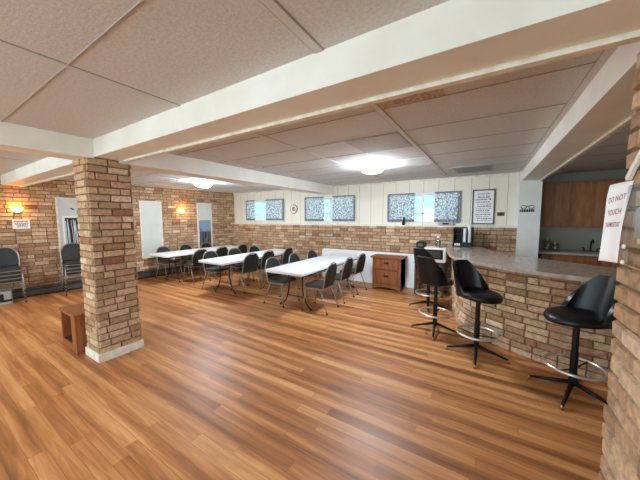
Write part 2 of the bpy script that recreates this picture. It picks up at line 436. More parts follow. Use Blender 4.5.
for i, (x0, x1, z0, z1) in enumerate(WIN):
    f = MB(); t = .035
    for a in ((x0, x0+t, z0, z1), (x1-t, x1, z0, z1), (x0, x1, z0, z0+t), (x0, x1, z1-t, z1)):
        f.b2(a[0], a[1], YU-.012, YU+.12, a[2], a[3])
    w = struct(f.build('window_%d' % (i+1), M_WHITE))
    s_ = MB(); xm = (x0+x1)/2
    s_.b2(xm-.02, xm+.02, YU+.085, YU+.11, z0+t, z1-t); s_.b2(x0+t, x1-t, YU+.085, YU+.11, z0+.2, z0+.225)
    s_.build('sash', M_WHITE, w)
    MB().b2(x0+t, x1-t, YU+.094, YU+.1, z0+t, z1-t).build('pane', M_GLASS, w)
    MB().tube([(x0, YU-.035, z1-.075), (x1, YU-.035, z1-.075)], .008).build('curtain_rod', M_WHITE, w)
    # curtains
    nm = ('left', 'middle', 'right')[i]
    gaps = ((-6.35, -5.87), (-3.76, -3.49), (-1.40, -.98))[i]
    for side, (c0, c1) in enumerate(((x0-.02, gaps[0]), (gaps[1], x1+.02))):
        def cf(u, v, c0=c0, c1=c1):
            return (c0+(c1-c0)*u, YU-.034+.012*sin(u*(c1-c0)/.075*2*pi)*(.5+.5*v), z1+.01-(z1-z0-.03)*v)
        root = MB().grid(cf, 40, 12).build('curtain', M_CURT, smooth=True)
        tag(root, 'white curtain with grey scroll pattern on the %s side of the %s window' % (('left', 'right')[side], ('leftmost', 'middle', 'rightmost')[i]), 'curtain', 'patterned curtains on the high windows')
        bd = MB()
        bd.slab(lambda u, v: (cf(u, v)[0], cf(u, v)[1]-.006, z1+.012-.032*v), 40, 2, .003)
        bd.slab(lambda u, v: (cf(u, 1)[0], cf(u, 1)[1]-.006, z0+.085-.055*v-.014*abs(sin(u*24))), 40, 2, .003)
        e0 = .0 if side == 0 else 1-.05/(c1-c0)
        bd.slab(lambda u, v: (cf(e0+u*.05/(c1-c0), v)[0], cf(e0+u*.05/(c1-c0), v)[1]-.006, cf(0, v)[2]), 6, 12, .003)
        bd.build('border', M_BORDER, root)

# other walls, the parts the photo does not show kept plain
struct(MB().b2(.47, .79, 6.08, 7.0, 0, CZ).build('wall_column', M_WHITE))
kw = struct(MB().b2(.79, 4.2, 6.9, 7.0, 0, CZ).build('wall_kitchen', M_KWALL))
struct(MB().b2(4.2, 4.3, -3.7, 7.0, 0, CZ).build('wall_right', M_DULL))
fw = MB(); FX = (-8.6, -7.4, -4.2, -3.4, -.2, .5, 1.7, 4.3)      # three unseen glazed openings behind the viewpoint, added to let in fill light
for k in range(0, 8, 2): fw.b2(FX[k], FX[k+1], -3.7, -3.6, 0, CZ)
for k in range(1, 7, 2): fw.b2(FX[k], FX[k+1], -3.7, -3.6, 2.12, CZ).b2(FX[k], FX[k+1], -3.7, -3.6, 0, .25)
struct(fw.build('wall_front', M_DULL))
for k in range(1, 7, 2):
    a, b = FX[k], FX[k+1]; f = MB(); t = .05; m_ = (a+b)/2
    for q in ((a, a+t, .25, 2.12), (b-t, b, .25, 2.12), (m_-t/2, m_+t/2, .25, 2.12), (a, b, .25, .25+t), (a, b, 2.12-t, 2.12)): f.b2(q[0], q[1], -3.72, -3.6, q[2], q[3])
    w_ = struct(f.build('window_%d' % (4+k//2), M_WHITE))  # frames of the added openings, never in view
    MB().b2(a+t, b-t, -3.665, -3.66, .3, 2.07).build('pane', M_GLASS, w_)

# beams
BZ = 2.222
bm_ = struct(MB().b2(-7.95, 4.2, 1.19, 1.445, BZ, CZ).build('beam_main', M_BEAM))
MB().b2(-7.9, 4.2, 1.42, 1.462, BZ-.022, BZ+.02).build('corner_bead', M_TRIM, bm_)
bd_ = struct(MB().b2(-3.82, -3.52, -3.6, 1.19, BZ-.015, CZ).b2(-3.82, -3.48, 1.445, 6.27, BZ-.03, CZ).build('beam_cross', M_BEAM))
so = struct(MB().b2(.5, .77, 1.445, 6.08, BZ, CZ).build('beam_soffit', M_BEAM))
MB().b2(.75, .785, 1.462, 6.08, BZ-.022, BZ+.02).build('corner_bead', M_TRIM, so)

# pillars
def pillar(name, x0, x1, y0, y1, top, skirt=True):
    b = Bricks(mortar=(120, 96, 72))
    for k, (p, q) in enumerate((((x0, y0), (x1, y0)), ((x1, y0), (x1, y1)), ((x1, y1), (x0, y1)), ((x0, y1), (x0, y0)))):
        b.face(straight(p, q), 0.0, top, course=.0765, length=.205, proud=.012, phase=(.0, .1)[k % 2])
    o = struct(b.build(name))
    if skirt:
        t = MB(); h = .095; w = .024
        t.b2(x0-w, x1+w, y0-w, y0, 0, h).b2(x0-w, x1+w, y1, y1+w, 0, h).b2(x0-w, x0, y0, y1, 0, h).b2(x1, x1+w, y0, y1, 0, h)
        t.build('baseboard', M_TRIM, o, bevel=.004)
    return o
pillar('pillar_left', -3.885, -3.55, 1.125, 1.53, BZ)
pillar('pillar_right', .482, .90, 1.12, 1.60, BZ, False)

# the curved brick bar
wallpts = smooth_path([(-.58, 6.11), (-.50, 5.35), (-.42, 4.8), (-.29, 4.32), (-.10, 4.02), (.14, 3.84), (.40, 3.69), (.70, 3.56), (1.0, 3.49), (1.5, 3.42), (2.6, 3.38)], 6)
BT = 1.01
bar = thing('bar_counter', 'curved brick bar with a glossy grey counter top', 'bar', (0, 0, 0))
Bricks(mortar=(120, 96, 74)).face(curve([(p.x, p.y) for p in wallpts]), 0, BT-.045, course=.0765, length=.215, proud=.01, bag=BAG+[(196, 164, 132)]*4+[(160, 118, 84)]*4).build('brick_front', bar)
def offs(pts, d):
    out = []
    for i, p in enumerate(pts):
        t = (pts[min(i+1, len(pts)-1)]-pts[max(i-1, 0)]).normalized(); out.append((p.x+t.y*d, p.y-t.x*d))
    return out
inn = offs(wallpts, -.14)
wq = MB(); outl = [(p.x, p.y) for p in wallpts]
wq.prism([(x, y) for x, y in offs(wallpts, -.004)]+inn[::-1], 0, BT-.045); wq.build('inner_wall', M_DULL, bar)
outer = offs(wallpts, .115)
inner = smooth_path([(2.6, 3.95), (1.6, 4.02), (1.15, 4.27), (.64, 4.66), (.24, 5.1), (.0, 5.65), (-.07, 6.11)], 6)
ct = MB().prism(outer+[(p.x, p.y) for p in inner], BT-.045, BT).build('counter_top', M_STONE, bar, bevel=.008)

# ------------------------------------------------------------------ ceiling lamps, vent, sconces
def dome(x, y, label):
    r = thing('ceiling_light', label, 'light', (x, y, CZ), group='round ceiling lights')
    MB().lathe([(.0, -.0), (.19, -.0), (.195, -.02), (.175, -.03), (0, -.03)], seg=32).build('base_ring', M_WHITE, r, smooth=40)
    MB().lathe([(.172, -.028), (.176, -.06), (.165, -.09), (.135, -.118), (.08, -.134), (.03, -.139), (0, -.14)], seg=32).build('glass_dome', M_LAMP, r, smooth=True)
    MB().lathe([(.0, -.138), (.012, -.14), (.012, -.15), (0, -.154)], seg=12).build('finial', M_BRASS, r, smooth=True)
dome(-1.56, 4.05, 'round glowing ceiling light before the window wall, right of the depthwise beam')
dome(-5.45, 3.8, 'round glowing ceiling light left of the depthwise beam, above the tables')
dome(-1.56, -1.4, 'round glowing ceiling light added unseen behind the viewpoint, middle of the room')  # unseen lamp, added to brighten the near half of the room
dome(-5.45, -1.2, 'round glowing ceiling light added unseen behind the viewpoint, left of the depthwise beam')  # second out-of-view lamp, added as fill for the left bay

v = thing('ceiling_vent', 'grey rectangular ceiling vent near the window wall', 'vent', (-.24, 5.36, CZ))
f = MB(); f.b2(-.29, .29, -.36, -.32, -.012, 0).b2(-.29, .29, .32, .36, -.012, 0).b2(-.29, -.25, -.32, .32, -.012, 0).b2(.25, .29, -.32, .32, -.012, 0); f.build('frame', M_GREY, v)
s_ = MB()
for k in range(15): s_.box((0, -.3+k*.043, -.008), (.5, .022, .003), rot=Matrix.Rotation(.6, 3, 'X'))
s_.build('slats', M_GREY, v)
MB().b2(-.25, .25, -.32, .32, -.003, 0).build('backing', M_HEAT, v)

def sconce(s, z, label):
    r = lthing('wall_sconce', label, 'lamp', s, z, .012, 'glowing wall sconces')
    MB().b2(-.05, .05, -.02, .0, -.08, .04).build('back_plate', M_BRASS, r, bevel=.004)
    n = 12
    def bowl(u, v):
        a = pi*u; rr = .078*(1-.75*v**2); return (-rr*cos(a), -.02-rr*.95*sin(a), .04-.085*v)
    MB().slab(bowl, 20, 8, .006).build('glass_bowl', M_SCONCE, r, smooth=True)
sconce(1.708, 1.77, 'glowing amber wall sconce between the two right-hand wall panels')
sconce(4.87, 1.76, 'glowing amber wall sconce above the small notice on the far left')

# ------------------------------------------------------------------ left wall fittings
def wallpanel(s0, s1, z0, z1, label):
    # local +x points towards the back wall, so x runs 0..(s1-s0) from s1
    r = lthing('wall_panel', label, 'panel', s1, z0, .012, 'tall pale panels on the brick wall')
    w = s1-s0; h = z1-z0
    MB().b2(0, w, -.012, 0, 0, h).build('board', M_PANELGREY, r)
    f = MB(); t = .03
    f.b2(-t, 0, -.03, .0, -t, h+t).b2(w, w+t, -.03, 0, -t, h+t).b2(0, w, -.03, 0, -t, 0).b2(0, w, -.03, 0, h, h+t)
    f.build('frame', M_FRAME if False else M_TRIM, r)
    return r, w, h
r1, w1, h1 = wallpanel(2.27, 2.74, .55, 2.0, 'plain tall pale grey wall panel beside the brick pillar')
r2, w2, h2 = wallpanel(.81, 1.22, .55, 2.0, 'tall wall panel with a dark photograph, nearest the window wall')
r3, w3, h3 = wallpanel(3.78, 4.29, .30, 2.0, 'tall pale wall panel behind the chair stack, partly hidden by pillar')
hk = MB().tube([(.21, -.012, 1.5), (.225, -.04, 1.49), (.25, -.045, 1.47)], .012).build('hook', M_RUB, r3)
def poster(s, z, w, h, name, label, kind):
    r = lthing(name, label, 'picture', s, z, .026, None)
    if kind == 0:
        MB().b2(0, w, -.008, 0, 0, h).build('sheet', M_FRAME, r)
        sky = MB().b2(0.01, w-.01, -.012, -.008, h*.62, h-.01).build('pale_top', mat('poster_blue', (130, 148, 172), .5), r)
        b = MB()
        for k in range(9):
            x = .03+random.random()*(w-.06); hh = h*random.uniform(.3, .75)
            b.box((x, -.010, hh/2+.02), (.012+random.random()*.02, .005, hh))
        b.build('trunk_shapes', mat('poster_greyblue', (96, 104, 118), .5), r)
    else:
        MB().b2(0, w, -.012, 0, 0, h).build('sheet', M_PRINT, r)
        b = MB(); b.b2(0.0, w, -.016, -.012, h-.03, h).b2(0, .03, -.016, -.012, 0, h).b2(w-.03, w, -.016, -.012, 0, h)
        b.build('frame', M_WHITE, r)
        b = MB(); b.b2(.045, w-.045, -.0145, -.012, .02, h-.05); b.build('dark_field', M_RUB, r)
        b = MB()
        for k in range(15):
            x = .06+k*(w-.12)/14; z0 = random.uniform(.03, .12); z1 = h-random.uniform(.07, .2)
            b.tube(smooth_path([(x, -.0165, z0), (min(w-.055, max(.055, x+random.uniform(-.03, .03))), -.0165, (z0+z1)/2), (min(w-.055, max(.055, x+random.uniform(-.03, .03))), -.0165, z1)], 4), random.uniform(.003, .008), seg=5)
        b.build('white_branches', M_PRINT, r)
    return r
poster(1.19, .60, .36, .90, 'poster', 'tall dark photograph of trunks on the right-hand wall panel', 0)
poster(4.24, .52, .46, 1.12, 'branch_picture', 'black and white branch picture behind the chair stack', 1)

sg = lthing('wall_notice', 'small pale notice with red heading under the left sconce', 'sign', 4.95, 1.38, .014)
MB().b2(0, .235, -.006, .0, 0, .185).build('sheet', M_PAPER, sg)
b = MB()
for k in range(11):
    b.box((.03+k*.0175, -.008, .145+.006*sin(k*2.)), (.018, .003, .02+.012*(k % 3 == 0)))
b.build('heading', M_REDTEXT, sg)
b = MB()
for row in range(4):
    x = .03+.01*row
    while x < .2-.008*row:
        w = random.uniform(.012, .03); b.box((x+w/2, -.008, .105-row*.022), (w, .003, .011)); x += w+.008
b.build('print', M_TEXT, sg)

ht = lthing('baseboard_heater', 'long grey baseboard heater along the left brick wall', 'heater', 6.2, 0, .012)
h = MB(); h.b2(0, 6.0, -.055, 0, .025, .17); h.build('casing', M_HEAT, ht, bevel=.012)
h = MB(); h.b2(0, 6.0, -.065, -.0, .17, .2); h.build('top_cap', M_HEAT, ht, bevel=.004)
h = MB(); h.b2(0, 6.0, -.058, -.03, .0, .03); h.build('kick_strip', M_RUB, ht)
h = MB(); h.b2(0, 6.0, -.0585, -.05, .135, .15); h.build('louver_slot', M_RUB, ht)
jb = lthing('pipe_cap', 'small white round pipe cap on the wall beneath the left table', 'pipe cap', 1.98, .43, .02)
MB().lathe([(0, .05), (.035, .05), (.05, .03), (.05, 0), (0, 0)], seg=16, M=Matrix.Rotation(pi/2, 3, 'X')).build('cap', M_WHITE, jb, smooth=40)
MB().tube([(0, -.02, -.01), (0, -.03, -.15), (0, -.03, -.232)], .012).build('pipe', M_BRASS, jb)

# ------------------------------------------------------------------ folding tables
TZ = .695
def make_table(label, loc, L=2.42, W=.80):
    r = thing('folding_table', label, 'table', loc, 0, 'white folding tables in rows')
    MB().prism([(x, y) for x, y in rrect(W, L, .05)], TZ-.042, TZ).build('table_top', M_TABLE, r, bevel=.006)
    b = MB()
    b.b2(-W/2+.05, -W/2+.075, -L/2+.1, L/2-.1, TZ-.075, TZ-.042).b2(W/2-.075, W/2-.05, -L/2+.1, L/2-.1, TZ-.075, TZ-.042)
    b.build('side_rail', M_DARKMETAL, r)
    for sy in (-1, 1):
        y = sy*(L/2-.36); ye = sy*(L/2-.34)
        lg = thing('leg_frame', None, None); lg.parent = r
        b = MB()
        for sx in (-1, 1):
            b.tube(smooth_path([(sx*.17, y, TZ-.05), (sx*.15, y, .5), (sx*.155, y, .28), (sx*.23, y, .09), (sx*.33, ye, .012)], 5), .013)
        b.tube([(-.2, y, .2), (.2, y, .2)], .01).tube([(-.17, y, TZ-.06), (.17, y, TZ-.06)], .013)
        b.tube([(0, y, TZ-.06), (0, y-sy*.35, TZ-.06)], .01)
        ob = b.build('legs', M_DARKMETAL, None, smooth=True); COL.objects.unlink(lg); bpy.data.objects.remove(lg)
        ob.name = 'leg_frame'; ob.parent = r
        for sx in (-1, 1):
            MB().lathe([(0, 0), (.018, 0), (.018, .02), (.013, .03), (0, .03)], (sx*.33, ye, 0), 10).build('foot_cap', M_RUB, ob)
    return r
def rrect(w, h, r, n=5):
    out = []
    for cx, cy, a0 in ((w/2-r, h/2-r, 0), (-w/2+r, h/2-r, pi/2), (-w/2+r, -h/2+r, pi), (w/2-r, -h/2+r, 1.5*pi)):
        for k in range(n+1): out.append((cx+r*cos(a0+k*pi/2/n), cy+r*sin(a0+k*pi/2/n)))
    return out
TX = (-6.72, -4.72, -2.83); TY = 4.57
t0 = make_table('long white folding table nearest the left brick wall', (TX[0], TY, 0))
dup(t0, (TX[1], TY, 0), 0, 'long white folding table in the middle of the three rows')
dup(t0, (TX[2], TY-.01, 0), radians(.6), 'long white folding table nearest the bar, its end towards us')

# folded table stored on edge against the back wall
lt = thing('folded_table', 'white folded table standing on its long edge against the brick wall', 'table', (-2.49, YB-.105, .0), 0)
fm = MB()
R90 = Matrix.Rotation(radians(90-3), 4, 'X')
fm.prism(rrect(2.42, .76, .05), -.02, .02)
bmesh.ops.transform(fm.bm, matrix=Matrix.Translation((0, .0, .385)) @ R90, verts=fm.bm.verts)
fm.build('table_top', M_TABLE, lt, bevel=.006)
q = MB()
for sx in (-1, 1):
    q = MB(); q.tube([(sx*.85, .03, .2), (sx*.25, .035, .2)], .012).tube([(sx*.85, .05, .58), (sx*.25, .05, .58)], .012).tube([(sx*.85, .03, .2), (sx*.85, .05, .58)], .012)
    q.build('folded_leg', M_DARKMETAL, lt)

# ------------------------------------------------------------------ banquet chairs
def make_chair(name, label, loc, rz, group):
    """faces +x; origin under the seat centre"""
    r = thing(name, label, 'chair', loc, rz, group)
    hw = .20
    # back hoop: up one side, round the top, down the other
    Z = .95
    pts = [(-.17, -hw, .43), (-.185, -hw, .5), (-.215, -hw-.004, .66), (-.235, -hw+.022, .76), (-.25, -hw+.085, .84), (-.257, 0, .865),
           (-.25, hw-.085, .84), (-.235, hw-.022, .76), (-.215, hw+.004, .66), (-.185, hw, .5), (-.17, hw, .43)]
    pts = [(x, y, z*Z) for x, y, z in pts]
    MB().tube(smooth_path(pts, 4), .0115, seg=6).build('back_frame', M_CHROME, r, smooth=True)
    def pad(u, v):
        t = v; z = .49+.355*t
        half = hw-.012
        if z > .66: half *= math.sqrt(max(0.02, 1-((z-.66)/.194)**2))**.85
        if z < .53: half *= .9+.1*(z-.49)/.04
        return (-.183-.075*t-.016*(1-(2*u-1)**2), (2*u-1)*half, z*Z)
    MB().slab(pad, 10, 12, .032).build('backrest', M_FABRIC, r, smooth=60)
    sp = MB(); sp.prism(rrect(.40, .41, .06), .413, .453)
    sp.build('seat', M_SEATF, r, bevel=.014, smooth=40)
    s_ = MB()
    s_.tube(smooth_path([(x, y, z*Z) for x, y, z in [(-.17, -hw, .44), (-.15, -hw, .42), (.0, -hw, .418), (.15, -hw, .42), (.20, -hw+.05, .423), (.20, hw-.05, .423), (.15, hw, .42), (0, hw, .418), (-.15, hw, .42), (-.17, hw, .44)]], 3), .0105, seg=6)
    s_.tube([(-.14, -hw, .397), (-.14, hw, .397)], .009, seg=6)
    s_.build('seat_frame', M_CHROME, r, smooth=True)
    for sx in (1, -1):
        for sy in (-1, 1):
            p = [(.15, sy*hw, .394), (.185, sy*(hw+.01), .2), (.21, sy*(hw+.02), .015)] if sx > 0 else [(-.11, sy*hw, .394), (-.19, sy*(hw+.01), .2), (-.255, sy*(hw+.02), .015)]
            lg = MB().tube(p, .0105, seg=6).build('leg', M_CHROME, r, smooth=True)
            MB().lathe([(0, 0), (.015, 0), (.015, .025), (0, .03)], (p[-1][0], p[-1][1], 0), 8).build('foot_cap', M_RUB, lg)
    return r
GRP = 'banquet chairs drawn up to the folding tables'
tn = ('leftmost', 'middle', 'rightmost')
pos = ('near', 'middle', 'far')
#             side  (x of seat centre, y, rotation jitter)
CH = {(0, 'L'): [(-7.12, 3.86, 0), (-7.15, 4.5, 0), (-7.12, 5.16, 0)],
      (0, 'R'): [(-6.13, 3.98, 0), (-6.15, 4.6, 0), (-6.13, 5.25, 0)],
      (1, 'L'): [(-5.12, 3.84, 0), (-5.10, 4.5, 0), (-5.12, 5.2, 0)],
      (1, 'R'): [(-4.50, 4.08, 0), (-4.49, 4.58, 0), (-4.48, 5.28, 0)],
      (2, 'L'): [(-3.20, 3.80, 0), (-3.21, 4.5, 0), (-3.19, 5.14, 0)],
      (2, 'R'): [(-2.42, 3.86, 0), (-2.43, 4.53, 0), (-2.44, 5.19, 0)]}
c0 = None
for (ti, sd_), lst in CH.items():
    for k, (x, y, j) in enumerate(lst):
        rz = (0 if sd_ == 'L' else pi)+radians(random.uniform(-4, 4)+j)
        lab = 'charcoal banquet chair at the %s table, %s side, %s' % (tn[ti], 'left' if sd_ == 'L' else 'right', ('nearest to us', 'second of three', 'farthest, towards the windows')[k])
        if c0 is None: c0 = make_chair('banquet_chair', lab, (x, y, 0), rz, GRP)
        else: dup(c0, (x, y, 0), rz, lab, GRP)

# stacked chairs against the left wall
for n, (s, where) in enumerate(((5.12, 'under the small notice'), (4.12, 'behind the brick pillar'))):
    for k in range(4):
        nth = ('lowest', 'second from the bottom', 'third from the bottom', 'topmost')[k]
        p = LW(s, .30+.03*n+.016*k, .072*k)
        dup(c0, p, ANG+pi/2+(0), 'charcoal stacked chair, %s of the stack %s' % (nth, where), 'stacked chairs against the left wall')

tub = lthing('grey_tub', 'pale grey plastic tub beneath the left stack of chairs', 'tub', 5.19, 0, .33)
q = MB(); q.prism(rrect(.27, .2, .03), 0, .24); q.build('body', M_GREY, tub, bevel=.008)
q = MB(); q.box((.0, -.104, .14), (.05, .012, .12)).box((.05, -.104, .07), (.15, .012, .04)); q.build('bracket', M_RUB, tub)

# ------------------------------------------------------------------ bench box by the pillar
bx = thing('wooden_bench', 'small wooden box bench standing against the brick pillar', 'bench', (-4.235, 1.235, 0), radians(-1))
W, D, Hh = .55, .39, .47
MB().b2(-W/2, W/2, -D/2, D/2, Hh-.035, Hh).build('top', M_BOXW, bx, bevel=.006)
MB().b2(W/2-.16, W/2-.012, -D/2+.012, D/2-.012, 0, Hh-.035).build('side_panel', M_BOXW, bx, bevel=.003)
MB().b2(-W/2+.012, -W/2+.05, -D/2+.012, D/2-.012, 0, Hh-.035).build('side_panel', M_BOXW, bx, bevel=.003)
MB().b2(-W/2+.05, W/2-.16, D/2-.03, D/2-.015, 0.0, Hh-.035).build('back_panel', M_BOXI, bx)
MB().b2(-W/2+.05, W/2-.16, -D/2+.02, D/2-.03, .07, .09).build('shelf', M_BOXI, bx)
MB().b2(-W/2+.05, W/2-.16, -D/2+.014, -D/2+.03, 0, .09).build('rail', M_BOXW, bx)

# ------------------------------------------------------------------ small oak cabinet
cb = thing('oak_cabinet', 'small oak two-drawer cabinet before the folded white table', 'cabinet', (-1.81, 5.78, 0), 0)
W, D, Hh = .62, .37, .73
q = MB(); q.b2(-W/2, W/2, -D/2+.02, D/2, .06, Hh-.035); q.b2(-W/2, -W/2+.05, -D/2, D/2, 0, Hh-.035).b2(W/2-.05, W/2, -D/2, D/2, 0, Hh-.035)
q.b2(-W/2+.05, W/2-.05, -D/2+.002, -D/2+.03, .07, .13)
q.build('body', M_OAK, cb, bevel=.004)
q = MB()
def arch(u, v): x = (-W/2+.05)+(W-.1)*u; return (x, -D/2+.012, .025+.035*(1-(2*u-1)**2)+(.07-.025-.035*(1-(2*u-1)**2))*v)
q.slab(arch, 16, 1, .018); q.build('apron', M_OAK, cb)
MB().b2(-W/2-.045, W/2+.045, -D/2-.035, D/2+.02, Hh-.035, Hh).build('top', M_OAK, cb, bevel=.006)
for k, (z0, z1) in enumerate(((.145, .435), (.455, .685))):
    d = MB().b2(-W/2+.06, W/2-.06, -D/2-.002, -D/2+.03, z0, z1).build('drawer', M_OAK, cb, bevel=.005)
    zc = (z0+z1)/2+.02
    hq = MB(); hq.b2(-.05, .05, -D/2-.006, -D/2-.001, zc-.02, zc+.02); hq.tube(smooth_path([(-.035, -D/2-.006, zc), (-.03, -D/2-.025, zc-.008), (.03, -D/2-.025, zc-.008), (.035, -D/2-.006, zc)], 4), .006)
    hq.build('handle', M_RUB, d)

# ------------------------------------------------------------------ bar stools
def make_stool(label, loc, rz):
    """faces +x"""
    r = thing('bar_stool', label, 'stool', loc, rz, 'black swivel bar stools at the bar')
    q = MB()
    def seat(u, v):
        a = 2*pi*u; return None
    # cushion: rounded, slightly longer to the front
    prof = [(0, .745), (.10, .752), (.165, .752), (.20, .738), (.212, .715), (.205, .69), (.17, .675), (.08, .668), (0, .668)]
    q.lathe(prof, seg=28)
    for v in q.bm.verts:
        if v.co.x > 0: v.co.x *= 1.12; v.co.z -= .02*(v.co.x/.23)**2
        v.co.y *= 1.02
    q.build('seat', M_BLACK, r, smooth=True)
    q = MB()
    def back(u, v):
        a = (u-.5)*2*radians(86); k = cos(a*.98)
        ad = abs(math.degrees(a)); h = .012+.35*(1 if ad < 26 else max(0, 1-((ad-26)/60)**1.25))
        rad = .205+.05*v*max(.2, k)
        sq = 1-.12*v*abs(sin(a))          # narrower at the top
        return (-rad*cos(a)*(1.0+.14*v*k), rad*sin(a)*sq*1.02, .70+h*v)
    q.slab(back, 26, 10, .034); q.build('backrest', M_BLACK, r, smooth=70)
    q = MB(); q.tube([(0, 0, .1), (0, 0, .4)], .028, seg=14).tube([(0, 0, .39), (0, 0, .66)], .024, seg=14)
    q.lathe([(.03, .655), (.1, .66), (.1, .672), (0, .672)], seg=16)
    q.build('column', M_BLKMET, r, smooth=40)
    pts = [(.205*cos(2*pi*k/40), .205*sin(2*pi*k/40), .27) for k in range(40)]
    fr = MB().tube(pts, .0125, closed=True).build('foot_ring', M_SHINY, r, smooth=True)
    q = MB()
    for k in range(2):
        a = k*pi+.4; q.tube([(0, 0, .24), (.205*cos(a), .205*sin(a), .27)], .007)
    q.build('ring_spoke', M_BLKMET, fr)
    for k in range(4):
        a = k*pi/2
        lg = MB().tube([(.015*cos(a), .015*sin(a), .118), (.15*cos(a), .15*sin(a), .075), (.305*cos(a), .305*sin(a), .028)], [.022, .016, .011], seg=8).build('leg', M_BLKMET, r, smooth=True)
        MB().lathe([(0, 0), (.014, 0), (.012, .018), (.013, .03), (0, .042)], (.305*cos(a), .305*sin(a), 0), 10).build('glide', M_BRASS, lg, smooth=True)
    return r
s0 = make_stool('black bar stool in the middle of the bar, facing right, its seat in full view', (-.05, 3.435, 0), radians(-36))
def legs(r, deg):                       # the pedestal is turned independently of the swivel seat
    for c in r.children:
        if c.name.startswith('leg'): c.rotation_euler.z = radians(deg)-r.rotation_euler.z
legs(s0, 0)
legs(dup(s0, (.695, 3.09, 0), radians(208), 'black bar stool nearest the right brick pillar, its back to the right'), -22)
legs(dup(s0, (-.56, 3.89, 0), radians(60), 'black bar stool seen from behind, second from the cart by the wall'), 5)
legs(dup(s0, (-.82, 4.86, 0), radians(62), 'black bar stool nearest the microwave, mostly hidden behind another stool'), 10)

# ------------------------------------------------------------------ cart with microwave and coffee maker
ca = thing('wooden_cart', 'dark wooden stand under the microwave at the end of the bar', 'stand', (-.92, 5.84, 0), 0)
MB().b2(-.32, .24, -.22, .24, .64, .67).build('top', M_OAKD, ca, bevel=.004)
MB().b2(-.30, .22, -.20, .22, .25, .27).build('shelf', M_OAKD, ca)
for x in (-.29, .21):
    for y in (-.19, .21): MB().box((x, y, .32), (.04, .04, .64)).build('leg', M_OAKD, ca)
mw = thing('microwave', 'white microwave with a dark door below the clear bottle', 'microwave', (-.865, 5.83, .67), radians(2))
MB().b2(-.20, .20, -.17, .19, .012, .30).build('body', M_WHITE, mw, bevel=.008)
MB().b2(-.165, .15, -.178, -.168, .075, .265).build('door', M_BLKMET, mw, bevel=.004)
MB().b2(-.13, .11, -.182, -.177, .10, .24).build('window', M_FRAME, mw)
for x in (-.16, .16):
    for y in (-.13, .15): MB().lathe([(0, 0), (.015, 0), (.015, .013), (0, .013)], (x, y, 0), 8).build('foot', M_RUB, mw)
cm = thing('coffee_maker', 'black coffee maker left of the microwave', 'coffee maker', (-1.15, 5.84, .67), 0)
MB().b2(-.075, .075, -.11, .12, 0, .05).build('base', M_BLKMET, cm, bevel=.006)
MB().b2(-.075, .075, .03, .12, .05, .34).build('tower', M_BLKMET, cm, bevel=.006)
MB().b2(-.08, .08, -.12, .12, .28, .40).build('brew_head', M_BLKMET, cm, bevel=.01)
MB().lathe([(0, .052), (.055, .054), (.065, .1), (.06, .16), (.045, .2), (0, .2)], (0, -.045, 0), 18).build('carafe', M_HEAT, cm, smooth=True)
MB().b2(-.05, .05, -.124, -.119, .31, .37).build('panel', M_HEAT, cm)
bo = thing('clear_bottle', 'clear slender bottle standing on top of the microwave', 'bottle', (-.83, 5.86, .97), 0)
MB().lathe([(0, 0), (.045, 0), (.048, .02), (.048, .11), (.02, .15), (.018, .19), (0, .19)], seg=18).build('glass', M_CLEAR, bo, smooth=40)
MB().lathe([(.02, .185), (.022, .19), (.022, .225), (0, .228)], seg=14).build('cap', M_CUP, bo, smooth=40)
st = thing('wooden_spoon', 'small wooden spoon lying on the microwave', 'spoon', (-.74, 5.78, .972), radians(50))
q = MB(); q.tube([(-.08, 0, .006), (.06, 0, .012)], .006); q.build('handle', M_BROWNPL, st)
q = MB(); q.lathe([(0, -.006), (.02, -.002), (.022, .004), (0, .006)], (.075, 0, .014), 12); q.build('bowl', M_BROWNPL, st, smooth=True)

# ------------------------------------------------------------------ on the bar
og = thing('cup_organizer', 'black cup and condiment organizer at the wall end of the bar', 'organizer', (-.385, 5.83, BT), radians(-4))
q = MB(); q.b2(-.16, .16, -.10, .12, 0, .02).b2(-.16, -.145, -.1, .12, .02, .37).b2(.145, .16, -.1, .12, .02, .37).b2(-.145, .145, .105, .12, .02, .37)
q.b2(-.02, -.01, -.1, .105, .02, .36).b2(.065, .072, -.1, .105, .02, .34)
q.build('body', M_BLKMET, og, bevel=.003)
for z in (.12, .24, .345): MB().b2(-.145, -.02, -.095, .105, z, z+.012).build('shelf', M_BLKMET, og)
MB().b2(-.01, .145, -.105, -.09, .02, .09).build('front_lip', M_BLKMET, og)
for k in range(3): MB().box((-.12+k*.035, -.09, .045), (.022, .02, .045)).build('packet', M_CUP, og)
cupm = None
for si, (dx, n) in enumerate(((.028, 8), (.108, 10))):
    for k in range(n):
        px, py_ = -.385+dx, 5.80
        lab = 'white foam cup, number %d from the bottom' % (k+1)
        lab = 'white foam cup nested in the %s stack in the black organizer' % (('left', 'right')[si])
        if cupm is None:
            cupm = MB().lathe([(0, 0), (.024, 0), (.036, .10), (.038, .105), (.034, .103), (.022, .006), (0, .006)], seg=16).build('foam_cup', M_CUP, None, smooth=40); cupm.location = (px, py_, BT+.022+.032*k); tag(cupm, lab, 'cup', 'foam cups in the %s stack' % ('left', 'right')[si])
        else:
            c = cupm.copy(); COL.objects.link(c); c.location = (px, py_, BT+.022+.032*k); tag(c, lab, 'cup', 'foam cups in the %s stack' % ('left', 'right')[si])

